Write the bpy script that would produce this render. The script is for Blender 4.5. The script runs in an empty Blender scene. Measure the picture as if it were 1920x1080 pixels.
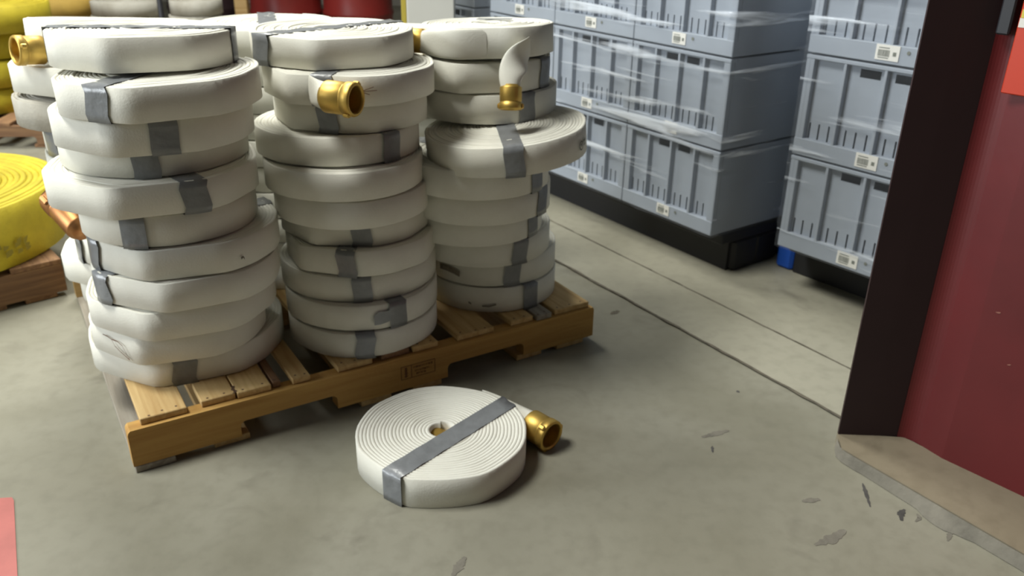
import bpy, math, random
import numpy as np
from mathutils import Vector, Matrix

C = bpy.context.scene.collection
PI = math.pi
sin, cos = math.sin, math.cos

# ---------------------------------------------------------------- camera
F_PX, PITCH, ROLL, CAM_H = 1589.56, 0.4303, 0.0176, 1.1376
cam_d = bpy.data.cameras.new('camera')
cam = bpy.data.objects.new('camera', cam_d); C.objects.link(cam)
cam_d.sensor_width = 36.0; cam_d.lens = F_PX / 1920 * 36.0
cam_d.clip_start = 0.02; cam_d.clip_end = 200
fwd = Vector((0, cos(PITCH), -sin(PITCH))); r0 = Vector((1, 0, 0)); u0 = Vector((0, sin(PITCH), cos(PITCH)))
rt = cos(ROLL) * r0 + sin(ROLL) * u0; up = -sin(ROLL) * r0 + cos(ROLL) * u0
m = Matrix.Identity(4)
for i in range(3):
    m[i][0] = rt[i]; m[i][1] = up[i]; m[i][2] = -fwd[i]; m[i][3] = (0, 0, CAM_H)[i]
cam.matrix_world = m
cam_d.dof.use_dof = True; cam_d.dof.focus_distance = 1.15; cam_d.dof.aperture_fstop = 7.0
bpy.context.scene.camera = cam

# ---------------------------------------------------------------- world and lights
w = bpy.data.worlds.new('world'); bpy.context.scene.world = w; w.use_nodes = True
bg = w.node_tree.nodes['Background']; bg.inputs['Color'].default_value = (0.93, 0.95, 0.88, 1); bg.inputs['Strength'].default_value = 0.045

def area(name, loc, target, size, power, col):
    l = bpy.data.lights.new(name, 'AREA'); l.shape = 'RECTANGLE'; l.size, l.size_y = size; l.energy = power; l.color = col
    o = bpy.data.objects.new(name, l); C.objects.link(o); o.location = loc
    o.rotation_euler = (Vector(target) - Vector(loc)).to_track_quat('-Z', 'Y').to_euler()
    return o
area('ceiling_lamp', (-2.6, 1.45, 5.0), (0.0, 1.7, 0.0), (1.7, 1.5), 265, (1.0, 1.0, 0.93))
area('rear_ceiling_lamp', (-1.8, 4.6, 4.0), (-0.2, 1.8, 0.2), (1.6, 1.4), 165, (1.0, 1.0, 0.93))
area('left_fill_light', (-4.4, 0.7, 1.75), (0.4, 1.9, 0.6), (2.2, 1.6), 140, (0.90, 0.96, 1.0))  # unseen fill added at the left to brighten upright faces

vs = bpy.context.scene.view_settings
vs.view_transform = 'Standard'; vs.look = 'None'; vs.gamma = 1; vs.use_curve_mapping = False; vs.exposure = 0.0

# ---------------------------------------------------------------- materials
def mat(name, base, rough=0.8, metal=0.0, vary=0.0, scale=6.0, dark=None, bump=0.0, bscale=200.0, spec=0.5, stretch=None):
    mm = bpy.data.materials.new(name); mm.use_nodes = True
    nt = mm.node_tree; b = nt.nodes['Principled BSDF']
    b.inputs['Roughness'].default_value = rough; b.inputs['Metallic'].default_value = metal
    b.inputs['Specular IOR Level'].default_value = spec
    b.inputs['Base Color'].default_value = (*base, 1)
    tc = nt.nodes.new('ShaderNodeTexCoord'); mp = nt.nodes.new('ShaderNodeMapping')
    nt.links.new(tc.outputs['Object'], mp.inputs['Vector'])
    if stretch: mp.inputs['Scale'].default_value = stretch
    if vary or dark:
        n = nt.nodes.new('ShaderNodeTexNoise'); n.inputs['Scale'].default_value = scale; n.inputs['Detail'].default_value = 6; n.inputs['Roughness'].default_value = 0.6
        nt.links.new(mp.outputs['Vector'], n.inputs['Vector'])
        cr = nt.nodes.new('ShaderNodeValToRGB')
        d = dark or tuple(c * (1 - vary) for c in base)
        cr.color_ramp.elements[0].position = 0.3; cr.color_ramp.elements[1].position = 0.62
        cr.color_ramp.elements[0].color = (*d, 1); cr.color_ramp.elements[1].color = (*base, 1)
        nt.links.new(n.outputs['Fac'], cr.inputs['Fac']); nt.links.new(cr.outputs['Color'], b.inputs['Base Color'])
    if bump:
        n2 = nt.nodes.new('ShaderNodeTexNoise'); n2.inputs['Scale'].default_value = bscale; n2.inputs['Detail'].default_value = 3
        nt.links.new(mp.outputs['Vector'], n2.inputs['Vector'])
        bp = nt.nodes.new('ShaderNodeBump'); bp.inputs['Strength'].default_value = bump; bp.inputs['Distance'].default_value = 0.004
        nt.links.new(n2.outputs['Fac'], bp.inputs['Height']); nt.links.new(bp.outputs['Normal'], b.inputs['Normal'])
    return mm

def mix_node(nt, a, b, fac):
    n = nt.nodes.new('ShaderNodeMixRGB'); 
    for s, v in ((1, a), (2, b)):
        if isinstance(v, tuple): n.inputs[s].default_value = v
        else: nt.links.new(v, n.inputs[s])
    if isinstance(fac, float): n.inputs[0].default_value = fac
    else: nt.links.new(fac, n.inputs[0])
    return n.outputs[0]

def floor_material(name, c_lo, c_hi, c_stain):
    mm = mat(name, c_hi, rough=0.5, bump=0.10, bscale=60, spec=0.35)
    nt = mm.node_tree; b = nt.nodes['Principled BSDF']; tc = [n for n in nt.nodes if n.type == 'TEX_COORD'][0]
    def noise(sc, det, lo, hi, dist=0.0):
        n = nt.nodes.new('ShaderNodeTexNoise'); n.inputs['Scale'].default_value = sc; n.inputs['Detail'].default_value = det; n.inputs['Distortion'].default_value = dist
        nt.links.new(tc.outputs['Object'], n.inputs['Vector'])
        r = nt.nodes.new('ShaderNodeMapRange'); r.inputs['From Min'].default_value = lo; r.inputs['From Max'].default_value = hi
        nt.links.new(n.outputs['Fac'], r.inputs['Value']); return r.outputs[0]
    c = mix_node(nt, (*c_lo, 1), (*c_hi, 1), noise(1.6, 5, 0.35, 0.65, 0.6))
    c = mix_node(nt, c, (*c_stain, 1), noise(4.5, 6, 0.60, 0.80, 1.2))
    f = nt.nodes.new('ShaderNodeMath'); f.operation = 'MULTIPLY'; f.inputs[1].default_value = 0.35
    nt.links.new(noise(28, 5, 0.45, 0.75), f.inputs[0])
    c = mix_node(nt, c, (*[k * 0.8 for k in c_lo], 1), f.outputs[0])
    nt.links.new(c, b.inputs['Base Color'])
    return mm

def wood_material(name, base, dark):
    mm = mat(name, base, rough=0.75, bump=0.15, bscale=120)
    nt = mm.node_tree; b = nt.nodes['Principled BSDF']; tc = [n for n in nt.nodes if n.type == 'TEX_COORD'][0]
    oi = nt.nodes.new('ShaderNodeObjectInfo')
    mp = nt.nodes.new('ShaderNodeMapping'); mp.inputs['Scale'].default_value = (1.5, 28, 28)
    ad = nt.nodes.new('ShaderNodeVectorMath'); ad.operation = 'ADD'
    cx = nt.nodes.new('ShaderNodeCombineXYZ'); ml = nt.nodes.new('ShaderNodeMath'); ml.operation = 'MULTIPLY'; ml.inputs[1].default_value = 40
    nt.links.new(oi.outputs['Random'], ml.inputs[0]); nt.links.new(ml.outputs[0], cx.inputs[0]); nt.links.new(ml.outputs[0], cx.inputs[1])
    nt.links.new(tc.outputs['Object'], mp.inputs['Vector']); nt.links.new(mp.outputs['Vector'], ad.inputs[0]); nt.links.new(cx.outputs[0], ad.inputs[1])
    n = nt.nodes.new('ShaderNodeTexNoise'); n.inputs['Scale'].default_value = 2.2; n.inputs['Detail'].default_value = 6; n.inputs['Distortion'].default_value = 0.6
    nt.links.new(ad.outputs[0], n.inputs['Vector'])
    r = nt.nodes.new('ShaderNodeValToRGB'); r.color_ramp.elements[0].position = 0.32; r.color_ramp.elements[1].position = 0.68
    r.color_ramp.elements[0].color = (*dark, 1); r.color_ramp.elements[1].color = (*base, 1)
    nt.links.new(n.outputs['Fac'], r.inputs['Fac'])
    hv = nt.nodes.new('ShaderNodeHueSaturation'); mr = nt.nodes.new('ShaderNodeMapRange')
    mr.inputs['To Min'].default_value = 0.82; mr.inputs['To Max'].default_value = 1.12
    nt.links.new(oi.outputs['Random'], mr.inputs['Value']); nt.links.new(mr.outputs[0], hv.inputs['Value'])
    nt.links.new(r.outputs['Color'], hv.inputs['Color']); nt.links.new(hv.outputs['Color'], b.inputs['Base Color'])
    return mm

def film_material(name):
    mm = bpy.data.materials.new(name); mm.use_nodes = True; nt = mm.node_tree
    out = nt.nodes['Material Output']; b = nt.nodes['Principled BSDF']
    b.inputs['Base Color'].default_value = (0.80, 0.86, 0.95, 1); b.inputs['Roughness'].default_value = 0.045
    tc = nt.nodes.new('ShaderNodeTexCoord'); mp = nt.nodes.new('ShaderNodeMapping'); mp.inputs['Scale'].default_value = (1.0, 1.0, 16.0); mp.inputs['Rotation'].default_value = (0.0, 0.16, 0.0)
    nt.links.new(tc.outputs['Object'], mp.inputs['Vector'])
    n = nt.nodes.new('ShaderNodeTexNoise'); n.inputs['Scale'].default_value = 1.7; n.inputs['Detail'].default_value = 5; n.inputs['Distortion'].default_value = 0.4
    nt.links.new(mp.outputs['Vector'], n.inputs['Vector'])
    r = nt.nodes.new('ShaderNodeMapRange'); r.inputs['From Min'].default_value = 0.57; r.inputs['From Max'].default_value = 0.68; r.inputs['To Min'].default_value = 0.05; r.inputs['To Max'].default_value = 0.75
    nt.links.new(n.outputs['Fac'], r.inputs['Value'])
    bp = nt.nodes.new('ShaderNodeBump'); bp.inputs['Strength'].default_value = 0.5; bp.inputs['Distance'].default_value = 0.02
    nt.links.new(n.outputs['Fac'], bp.inputs['Height']); nt.links.new(bp.outputs['Normal'], b.inputs['Normal'])
    tr = nt.nodes.new('ShaderNodeBsdfTransparent'); mx = nt.nodes.new('ShaderNodeMixShader')
    nt.links.new(r.outputs[0], mx.inputs[0]); nt.links.new(tr.outputs[0], mx.inputs[1]); nt.links.new(b.outputs[0], mx.inputs[2])
    nt.links.new(mx.outputs[0], out.inputs['Surface'])
    return mm

M = {}
M['hose'] = mat('white_canvas_hose', (0.80, 0.79, 0.71), 0.85, dark=(0.72, 0.70, 0.615), scale=7, bump=0.12, bscale=260, spec=0.3)
M['hose_dirt'] = mat('hose_dirt', (0.30, 0.26, 0.20), .9, vary=.5, scale=60)
M['hose_old'] = mat('greyed_canvas_hose', (0.50, 0.48, 0.42), 0.9, dark=(0.36, 0.33, 0.27), scale=7, bump=0.25, bscale=200, spec=0.3)
M['tape'] = mat('grey_duct_tape', (0.225, 0.235, 0.245), 0.30, vary=0.2, scale=30, bump=0.55, bscale=38, spec=0.6)
M['brass'] = mat('brass', (0.70, 0.47, 0.12), 0.46, 0.82, vary=0.25, scale=14)
M['brass_dark'] = mat('dark_brass', (0.42, 0.20, 0.08), 0.45, 1.0, vary=0.3, scale=14)
M['gasket'] = mat('black_rubber', (0.03, 0.028, 0.025), 0.7)
M['wood'] = wood_material('pallet_wood', (0.62, 0.44, 0.20), (0.46, 0.285, 0.105))
M['wood_orange'] = wood_material('stringer_wood', (0.56, 0.335, 0.095), (0.44, 0.235, 0.06))
M['wood_old'] = wood_material('weathered_pallet_wood', (0.34, 0.19, 0.09), (0.18, 0.09, 0.045))
M['wood_grey'] = wood_material('grey_pallet_wood', (0.36, 0.33, 0.27), (0.22, 0.19, 0.15))
M['ink'] = mat('stamp_ink', (0.13, 0.055, 0.03), 0.9)
M['nail'] = mat('nail_rust', (0.10, 0.05, 0.03), 0.7)
M['floor'] = floor_material('floor_concrete', (0.215, 0.203, 0.152), (0.295, 0.283, 0.225), (0.165, 0.153, 0.118))
M['sill'] = floor_material('threshold_concrete', (0.30, 0.285, 0.22), (0.40, 0.38, 0.30), (0.235, 0.22, 0.175))
M['curb'] = floor_material('curb_concrete', (0.20, 0.167, 0.112), (0.275, 0.235, 0.168), (0.155, 0.128, 0.09))
M['grout'] = mat('grey_grout', (0.20, 0.185, 0.15), 0.9, vary=0.3, scale=20, bump=0.4, bscale=60)
M['stain'] = mat('floor_stain', (0.085, 0.08, 0.075), 0.7, vary=0.4, scale=30)
M['crack'] = mat('joint_dirt', (0.15, 0.132, 0.098), 0.95, vary=0.5, scale=40)
M['red_wall'] = mat('red_wall_paint', (0.135, 0.013, 0.015), 0.45, vary=0.22, scale=3.5, bump=0.06, bscale=40)
M['jamb'] = mat('shaded_red_steel', (0.036, 0.019, 0.020), 0.55, vary=0.15, scale=4, spec=0.3)  # jamb's shade put into the colour: the red paint made darker
M['scuff'] = mat('paint_scuff', (0.30, 0.12, 0.09), 0.8)
M['back_wall'] = mat('back_wall_paint', (0.40, 0.38, 0.33), 0.9, vary=0.2)
M['crate'] = mat('blue_grey_plastic', (0.345, 0.385, 0.445), 0.55, vary=0.08, scale=5, spec=0.15)
M['film'] = film_material('clear_stretch_film')
M['label'] = mat('white_paper', (0.78, 0.77, 0.72), 0.7)
M['print'] = mat('label_print', (0.17, 0.18, 0.15), 0.8)
M['blue'] = mat('blue_plastic', (0.015, 0.11, 0.60), 0.5, vary=0.15)
M['black'] = mat('shade_black_plastic', (0.015, 0.015, 0.017), 0.6)  # black stands in for the shade under the crate stacks
M['yellow'] = mat('yellow_hose', (0.62, 0.50, 0.03), 0.7, dark=(0.46, 0.36, 0.02), scale=9, bump=0.3, bscale=160)
M['tan'] = mat('tan_hose', (0.52, 0.34, 0.07), 0.8, vary=0.25, scale=9)
M['drum'] = mat('red_drum_paint', (0.24, 0.022, 0.018), 0.42, vary=0.2, scale=4)
M['dark_drum'] = mat('dark_drum_paint', (0.035, 0.02, 0.022), 0.5)
M['steel'] = mat('dark_steel', (0.05, 0.05, 0.055), 0.5, 0.6)
M['white_paint'] = mat('white_enamel', (0.66, 0.66, 0.62), 0.45, vary=0.04)
M['yellow_paint'] = mat('yellow_paint', (0.50, 0.40, 0.06), 0.5)
M['red_sign'] = mat('red_orange_plastic', (0.62, 0.05, 0.018), 0.45, vary=0.12, scale=8)
M['sign_white'] = mat('sign_white', (0.80, 0.78, 0.72), 0.5)
M['sign_yellow'] = mat('sign_yellow', (0.68, 0.56, 0.08), 0.5)
M['grey_strip'] = mat('dark_grey_plastic', (0.022, 0.023, 0.028), 0.5)
M['red_tape'] = mat('faded_red_tape', (0.50, 0.15, 0.13), 0.5, vary=0.2, scale=9)

# ---------------------------------------------------------------- helpers
class MB:
    def __init__(s): s.v = []; s.f = []
    def add(s, V, Fc):
        o = len(s.v); s.v += [tuple(map(float, q)) for q in V]; s.f += [tuple(int(i) + o for i in q) for q in Fc]; return s
    def box(s, a, b, bev=0.0, rot=None, at=(0, 0, 0)):
        x0, y0, z0 = a; x1, y1, z1 = b; e = min(bev, (x1 - x0) / 2.2, (y1 - y0) / 2.2, (z1 - z0) / 2.2)
        if e <= 0:
            V = [(x, y, z) for z in (z0, z1) for y in (y0, y1) for x in (x0, x1)]
            Fc = [(0, 2, 3, 1), (4, 5, 7, 6), (0, 1, 5, 4), (2, 6, 7, 3), (0, 4, 6, 2), (1, 3, 7, 5)]
        else:
            V = []; Fc = []
            for z, k in ((z0, e), (z0 + e, 0), (z1 - e, 0), (z1, e)):
                x_0, x_1, y_0, y_1 = x0 + k, x1 - k, y0 + k, y1 - k
                V += [(x_0 + e * (k == 0), y_0, z), (x_1 - e * (k == 0), y_0, z), (x_1, y_0 + e * (k == 0), z), (x_1, y_1 - e * (k == 0), z),
                      (x_1 - e * (k == 0), y_1, z), (x_0 + e * (k == 0), y_1, z), (x_0, y_1 - e * (k == 0), z), (x_0, y_0 + e * (k == 0), z)]
            for r in range(3):
                for k in range(8): Fc.append((r * 8 + k, r * 8 + (k + 1) % 8, r * 8 + 8 + (k + 1) % 8, r * 8 + 8 + k))
            Fc += [tuple(range(7, -1, -1)), tuple(range(24, 32))]
        if rot is not None: V = [tuple(rot @ Vector(q) + Vector(at)) for q in V]
        return s.add(V, Fc)
    def lathe(s, prof, n=28, axis='z', cap=False):
        V = []; k = len(prof)
        for i in range(n):
            a = 2 * PI * i / n
            for r, h in prof:
                V.append((r * cos(a), r * sin(a), h) if axis == 'z' else (h, r * cos(a), r * sin(a)))
        Fc = [(i * k + j, ((i + 1) % n) * k + j, ((i + 1) % n) * k + j + 1, i * k + j + 1) for i in range(n) for j in range(k - 1)]
        if axis != 'z': pass
        return s.add(V, Fc)
    def prism(s, poly, y0, y1):                    # polygon in x,z extruded along y
        n = len(poly); V = [(x, y0, z) for x, z in poly] + [(x, y1, z) for x, z in poly]
        Fc = [tuple(range(n)), tuple(range(2 * n - 1, n - 1, -1))] + [(i, i + n, (i + 1) % n + n, (i + 1) % n) for i in range(n)]
        return s.add(V, Fc)
    def slab(s, poly, z0, z1):                     # polygon in x,y extruded along z
        n = len(poly); V = [(x, y, z0) for x, y in poly] + [(x, y, z1) for x, y in poly]
        Fc = [tuple(range(n - 1, -1, -1)), tuple(range(n, 2 * n))] + [(i, (i + 1) % n, (i + 1) % n + n, i + n) for i in range(n)]
        return s.add(V, Fc)
    def mesh(s, name, m, smooth=False):
        me = bpy.data.meshes.new(name); me.from_pydata(s.v, [], s.f); me.materials.append(m)
        if smooth: me.polygons.foreach_set('use_smooth', [True] * len(me.polygons))
        me.update(); return me

def put(name, me, parent=None, loc=(0, 0, 0), rot=(0, 0, 0), label=None, kind=None):
    o = bpy.data.objects.new(name, me); C.objects.link(o); o.parent = parent; o.location = loc; o.rotation_euler = rot
    if label: o['label'] = label
    if kind: o['kind'] = kind
    return o
def thing(name, label, cat, loc=(0, 0, 0), rot=(0, 0, 0), group=None, me=None):
    o = bpy.data.objects.new(name, me); C.objects.link(o); o.location = loc; o.rotation_euler = rot
    o['label'] = label; o['category'] = cat
    if group: o['group'] = group
    return o
def grid_mesh(name, P, m, closed_u=False, closed_v=False, smooth=True):
    P = np.asarray(P); a, b, _ = P.shape
    V = P.reshape(-1, 3)
    ii, jj = np.meshgrid(np.arange(a if closed_u else a - 1), np.arange(b if closed_v else b - 1), indexing='ij')
    i2, j2 = (ii + 1) % a, (jj + 1) % b
    Fc = np.stack([ii * b + jj, i2 * b + jj, i2 * b + j2, ii * b + j2], -1).reshape(-1, 4)
    me = bpy.data.meshes.new(name); me.vertices.add(len(V)); me.vertices.foreach_set('co', V.astype(np.float32).ravel())
    me.loops.add(Fc.size); me.loops.foreach_set('vertex_index', Fc.ravel().astype(np.int32))
    me.polygons.add(len(Fc)); me.polygons.foreach_set('loop_start', np.arange(len(Fc), dtype=np.int32) * 4)
    if smooth: me.polygons.foreach_set('use_smooth', np.ones(len(Fc), dtype=bool))
    me.update(calc_edges=True); me.validate(); me.materials.append(m)
    return me

# ---------------------------------------------------------------- hose rolls
NA = 180
ANG = np.linspace(0, 2 * PI, NA, endpoint=False)
def outline(rng, crease=None, amt=1.0):
    """relative outer radius against angle: a roll flattened into soft facets"""
    k = rng.randint(7, 9); st = rng.uniform(0, 2 * PI)
    nrm = [st + 2 * PI * (i + rng.uniform(-.25, .25)) / k for i in range(k)]
    ds = [rng.uniform(.968, .99) for _ in nrm]
    if crease is not None:
        nrm = [a for a in nrm if abs((a - crease + PI) % (2 * PI) - PI) > .80] + [crease - .42, crease + .42]
        ds = ds[:len(nrm) - 2] + [.922, .922]
    s = np.full(NA, 1.0)
    for a, d in zip(nrm, ds):
        c = np.cos(ANG - a); q = np.where(c > .3, d / np.maximum(c, .3), 9)
        s = np.minimum(s, q)
    kk = 1 if crease is not None else 6
    s = sum(np.roll(s, i) for i in range(-kk, kk + 1)) / (2 * kk + 1)
    return 1 + (s - 1) * amt
def rad(out, R, a): return R * np.interp(np.mod(a, 2 * PI), np.append(ANG, 2 * PI), np.append(out, out[0]))

def coil_mesh(R, h, out, rng, r_in=0.03, pitch=0.0080, seg=40, m=None, end=0.0, jit=0.0016, fill=1.0):
    turns = (R - r_in) / pitch; n = int(turns * seg); t = np.linspace(0, 2 * PI * turns, n) ; a = t - 2 * PI * turns + end
    rc = r_in + pitch * t / (2 * PI) - pitch / 2
    blend = np.clip(rc / R, 0, 1) ** 2
    s = 1 + (np.interp(np.mod(a, 2 * PI), np.append(ANG, 2 * PI), np.append(out, out[0])) - 1) * blend
    # the outer turn ends slightly inside its own thickness so that the step is one hose thick
    nz = np.array([rng.uniform(-1, 1) for _ in range(int(turns * 7) + 3)])
    dz = np.interp(t / (2 * PI) * 7, np.arange(len(nz)), nz) * jit
    ww = pitch * fill / 2; e = .0013
    prof = [(-ww, e), (-ww * .4, 0), (ww * .4, 0), (ww, e), (ww, h * .5), (ww, h - e), (ww * .4, h), (-ww * .4, h), (-ww, h - e), (-ww, h * .5)]
    P = np.zeros((n, len(prof), 3))
    for j, (dr, z) in enumerate(prof):
        r = rc * s + dr
        P[:, j, 0] = r * np.cos(a); P[:, j, 1] = r * np.sin(a); P[:, j, 2] = np.clip(z + dz, 0, h + jit)
    me = grid_mesh('hose_coil', P, m or M['hose'], closed_v=True)
    return me

def tape_mesh(R, h, out, phi, width=0.048, gap=0.0014, off=0.0, slant=0.0, wr=0.0):
    u = np.array([cos(phi), sin(phi)]); v = np.array([-sin(phi), cos(phi)])
    S = np.linspace(-width / 2, width / 2, 7) + off
    def end(sgn, s):
        t = sgn * R
        for _ in range(12):
            q = t * u + s * v; r = np.hypot(*q); t *= (rad(out, R, math.atan2(q[1], q[0])) + gap) / r
        return t
    rows = []
    for s in S:
        a, b = end(-1, s), end(1, s); row = []
        for k in np.linspace(0, 1, 13):
            tt = a + (b - a) * k; zz = h + gap + wr * .001 * sin(37 * k + 9 * s * 20)
            row.append((*(tt * u + s * v), zz))
        for z in (h * .8, h * .5, h * .2):
            sh = slant * (z - h / 2); s2 = s + sh
            row.append((*((end(1, s2)) * u + s2 * v), z))
        for k in np.linspace(0, 1, 5): row.append((*((b + (a - b) * k) * u + s * v), -gap * .6))
        for z in (h * .2, h * .5, h * .8): row.append((*(a * u + s * v), z))
        rows.append(row)
    return grid_mesh('tape_band', rows, M['tape'], closed_v=True, smooth=True)

def coupling_parts(root, loc, direction, R=0.034, L=0.072, mt='brass', roll=0.4, lugs=2, upv='Y'):
    """brass swivel coupling: open mouth towards +X of its own frame"""
    pr = [(R * .02, -L * .12), (R * .76, -L * .10), (R * .80, -L * .03), (R * .97, 0.0), (R, L * .04), (R, L * .62), (R * .965, L * .64), (R * .965, L * .68),
          (R * 1.05, L * .70), (R * 1.05, L * .95), (R * 1.0, L), (R * .86, L), (R * .83, L * .96)]
    for i in range(5): pr += [(R * .80, L * (.92 - i * .09)), (R * .84, L * (.875 - i * .09))]
    pr += [(R * .80, L * .46), (R * .60, L * .44), (R * .56, L * .30), (R * .02, L * .28)]
    b = MB(); b.lathe(pr, 30, 'x')
    q = Vector(direction).to_track_quat('X', upv).to_euler()
    o = put('coupling', b.mesh('coupling', M[mt], True), root, loc, q, label='brass coupling with open threaded mouth')
    for i in range(lugs):
        a = roll + 2 * PI * i / lugs; lb = MB()
        lb.box((L * .72, -.006, R * .98), (L * .96, .006, R * 1.20), .003)
        put('lug', lb.mesh('lug', M[mt]), o, rot=(a, 0, 0))
    g = MB(); g.lathe([(R * .79, L * .47), (R * .60, L * .47)], 24, 'x')
    put('gasket', g.mesh('gasket', M['gasket']), o)
    return o

def tail_mesh(pts, h0, r1, wvec, n=14, flat=0.0085, power=1.0):
    """hose end lofted from a flat strip (height h0 along wvec) into a round shank of radius r1"""
    pts = [Vector(q) for q in pts]; P = []
    for i in range(n + 1):
        t = i / n
        k = len(pts) - 1
        # de Casteljau
        c = list(pts)
        while len(c) > 1: c = [c[j].lerp(c[j + 1], t) for j in range(len(c) - 1)]
        t2 = min(1, t + .01); t1 = max(0, t - .01)
        def at(x):
            c = list(pts)
            while len(c) > 1: c = [c[j].lerp(c[j + 1], x) for j in range(len(c) - 1)]
            return c[0]
        tg = (at(t2) - at(t1)).normalized(); wv = Vector(wvec) if not callable(wvec) else wvec(t)
        wv = (wv - wv.dot(tg) * tg).normalized(); nv = tg.cross(wv)
        e = t ** power; A = h0 / 2 * (1 - e) + r1 * e; B = flat / 2 * (1 - e) + r1 * e
        P.append([tuple(c[0] + wv * (A * cos(x)) + nv * (B * sin(x))) for x in np.linspace(0, 2 * PI, 20, endpoint=False)])
    return grid_mesh('hose_tail', P, M['hose'], closed_v=True)

GROUP = 'white hose rolls stacked on the pallet'
def hose_roll(label, x, y, R, z, h, tape=None, crease=None, seed=0, tilt=(0, 0), amt=1.0, group=GROUP, mt='hose', name='fire_hose_roll', pitch=0.0080, r_in=.03, seg=36, end=None, slant=None, wr=1.0, width=.048, off=0.0, fill=1.0, jit=.0016):
    rng = random.Random(seed * 7 + 3)
    root = thing(name, label, 'hose', (x, y, z), (tilt[0], tilt[1], 0), group)
    out = outline(rng, crease, amt)
    e = rng.uniform(.5, 2.6) if end is None else end
    put('hose_coil', coil_mesh(R, h, out, rng, r_in, pitch, seg, M[mt], e, jit, fill), root)
    if tape is not None:
        put('tape_band', tape_mesh(R, h, out, tape, width, slant=rng.uniform(-.25, .25) if slant is None else slant, off=off, wr=wr), root, label='grey duct tape wrapped round the roll')
    root['_seed'] = seed
    del root['_seed']
    return root, out

# ================================================================ SETTING
b = MB(); b.slab([(-8, -1.5), (5.5, -1.5), (5.5, 11), (-8, 11)], -0.10, 0.0)
floor = put('floor', b.mesh('floor', M['floor']), kind='structure')

# threshold slab across the opening, in line with the red wall
dn = Vector((0.566, -0.824, 0)); nn = Vector((0.824, 0.566, 0))      # along the opening, away from the camera side
T0 = Vector((0.795, 1.775, 0))
def tp(s, t): q = T0 + dn * s + nn * t; return (q.x, q.y)
b = MB(); b.slab([tp(-6, 0.0), tp(0.30, 0.0), tp(0.30, .215), tp(-6, .215)], -0.02, 0.004)
put('trim_1', b.mesh('trim_1', M['sill']), kind='structure')
b = MB(); b.slab([tp(-6, .222), tp(1.5, .222), tp(1.5, 2.6), tp(-6, 2.6)], -0.02, 0.002)
put('trim_2', b.mesh('trim_2', M['sill']), kind='structure')
rng = random.Random(5)
for t_, wd, nm in ((-.004, .0038, 'joint'), (.2185, .0026, 'joint')):
    L_, R_ = [], []
    for i in range(90):
        s = -3.6 + i * .045; c = t_ + rng.uniform(-.0025, .0025); k = wd * rng.uniform(.5, 1.5)
        L_.append((*tp(s, c - k), .0046)); R_.append((*tp(s, c + k), .0046))
    V = L_ + R_; n = len(L_)
    b = MB(); b.add(V, [(i, i + 1, n + i + 1, n + i) for i in range(n - 1)])
    put(nm, b.mesh(nm, M['crack']), floor, label='dirty joint line between floor slabs')

# red wall, curved edge and jamb
WA = Vector((0.882, 1.588)); wd = Vector((0.6486, -0.7611)); wn = Vector((-0.7611, -0.6486))
prof = []
A = Vector((0.757, 1.640)); B_ = Vector((0.905, 1.634))
H = 2.6
outer = [A, A + (B_ - A) * .45, B_ - Vector((.004, -.0015))]
inner = [q + Vector((.003, .012)) for q in outer]
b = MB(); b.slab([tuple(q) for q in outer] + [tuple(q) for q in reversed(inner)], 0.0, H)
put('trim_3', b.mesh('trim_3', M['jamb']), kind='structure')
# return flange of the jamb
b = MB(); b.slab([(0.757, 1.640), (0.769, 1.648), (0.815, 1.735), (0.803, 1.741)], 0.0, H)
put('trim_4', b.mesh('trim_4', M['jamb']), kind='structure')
P0 = Vector((0.9565, 1.5535)); P1 = P0 + wd * 2.4; Q0 = B_ - Vector((.015, 0))
arc = []
for k in range(9):                                   # soft bend from the jamb into the wall
    t = k / 8; c_ = B_ + Vector((.008, -.001))
    arc.append((Q0 * (1 - t) ** 2 + c_ * 2 * t * (1 - t) + (B_ + wd * .035) * t * t))
front_l = arc + [P0, P1]; back_l = [q - wn * .05 + Vector((.012, .004)) for q in front_l]
b = MB(); n_ = len(front_l)
b.slab([tuple(q) for q in front_l] + [tuple(q) for q in reversed(back_l)], 0.028, H)
wall = put('wall_right', b.mesh('wall_right', M['red_wall']), kind='structure')
# few pale scuffs on the red paint
rng = random.Random(12)
for s_, z_, l_ in ((-.02 + .10, .80, .020), (.055, .62, .010), (.03, .40, .012), (.075, .30, .010), (.115, .52, .018)):
    q = P0 + wd * s_ + wn * .0012
    b = MB(); pts = []
    for i in range(9):
        a = 2 * PI * i / 9; rr = l_ / 2 * rng.uniform(.6, 1.1)
        g = q + wd * (rr * cos(a)); pts.append((g.x, g.y, z_ + rr * .35 * sin(a) + rr * .3 * cos(a)))
    b.add(pts, [tuple(range(9))]); put('scuff', b.mesh('scuff', M['scuff']), wall, label='pale scuff on red paint')

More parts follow.
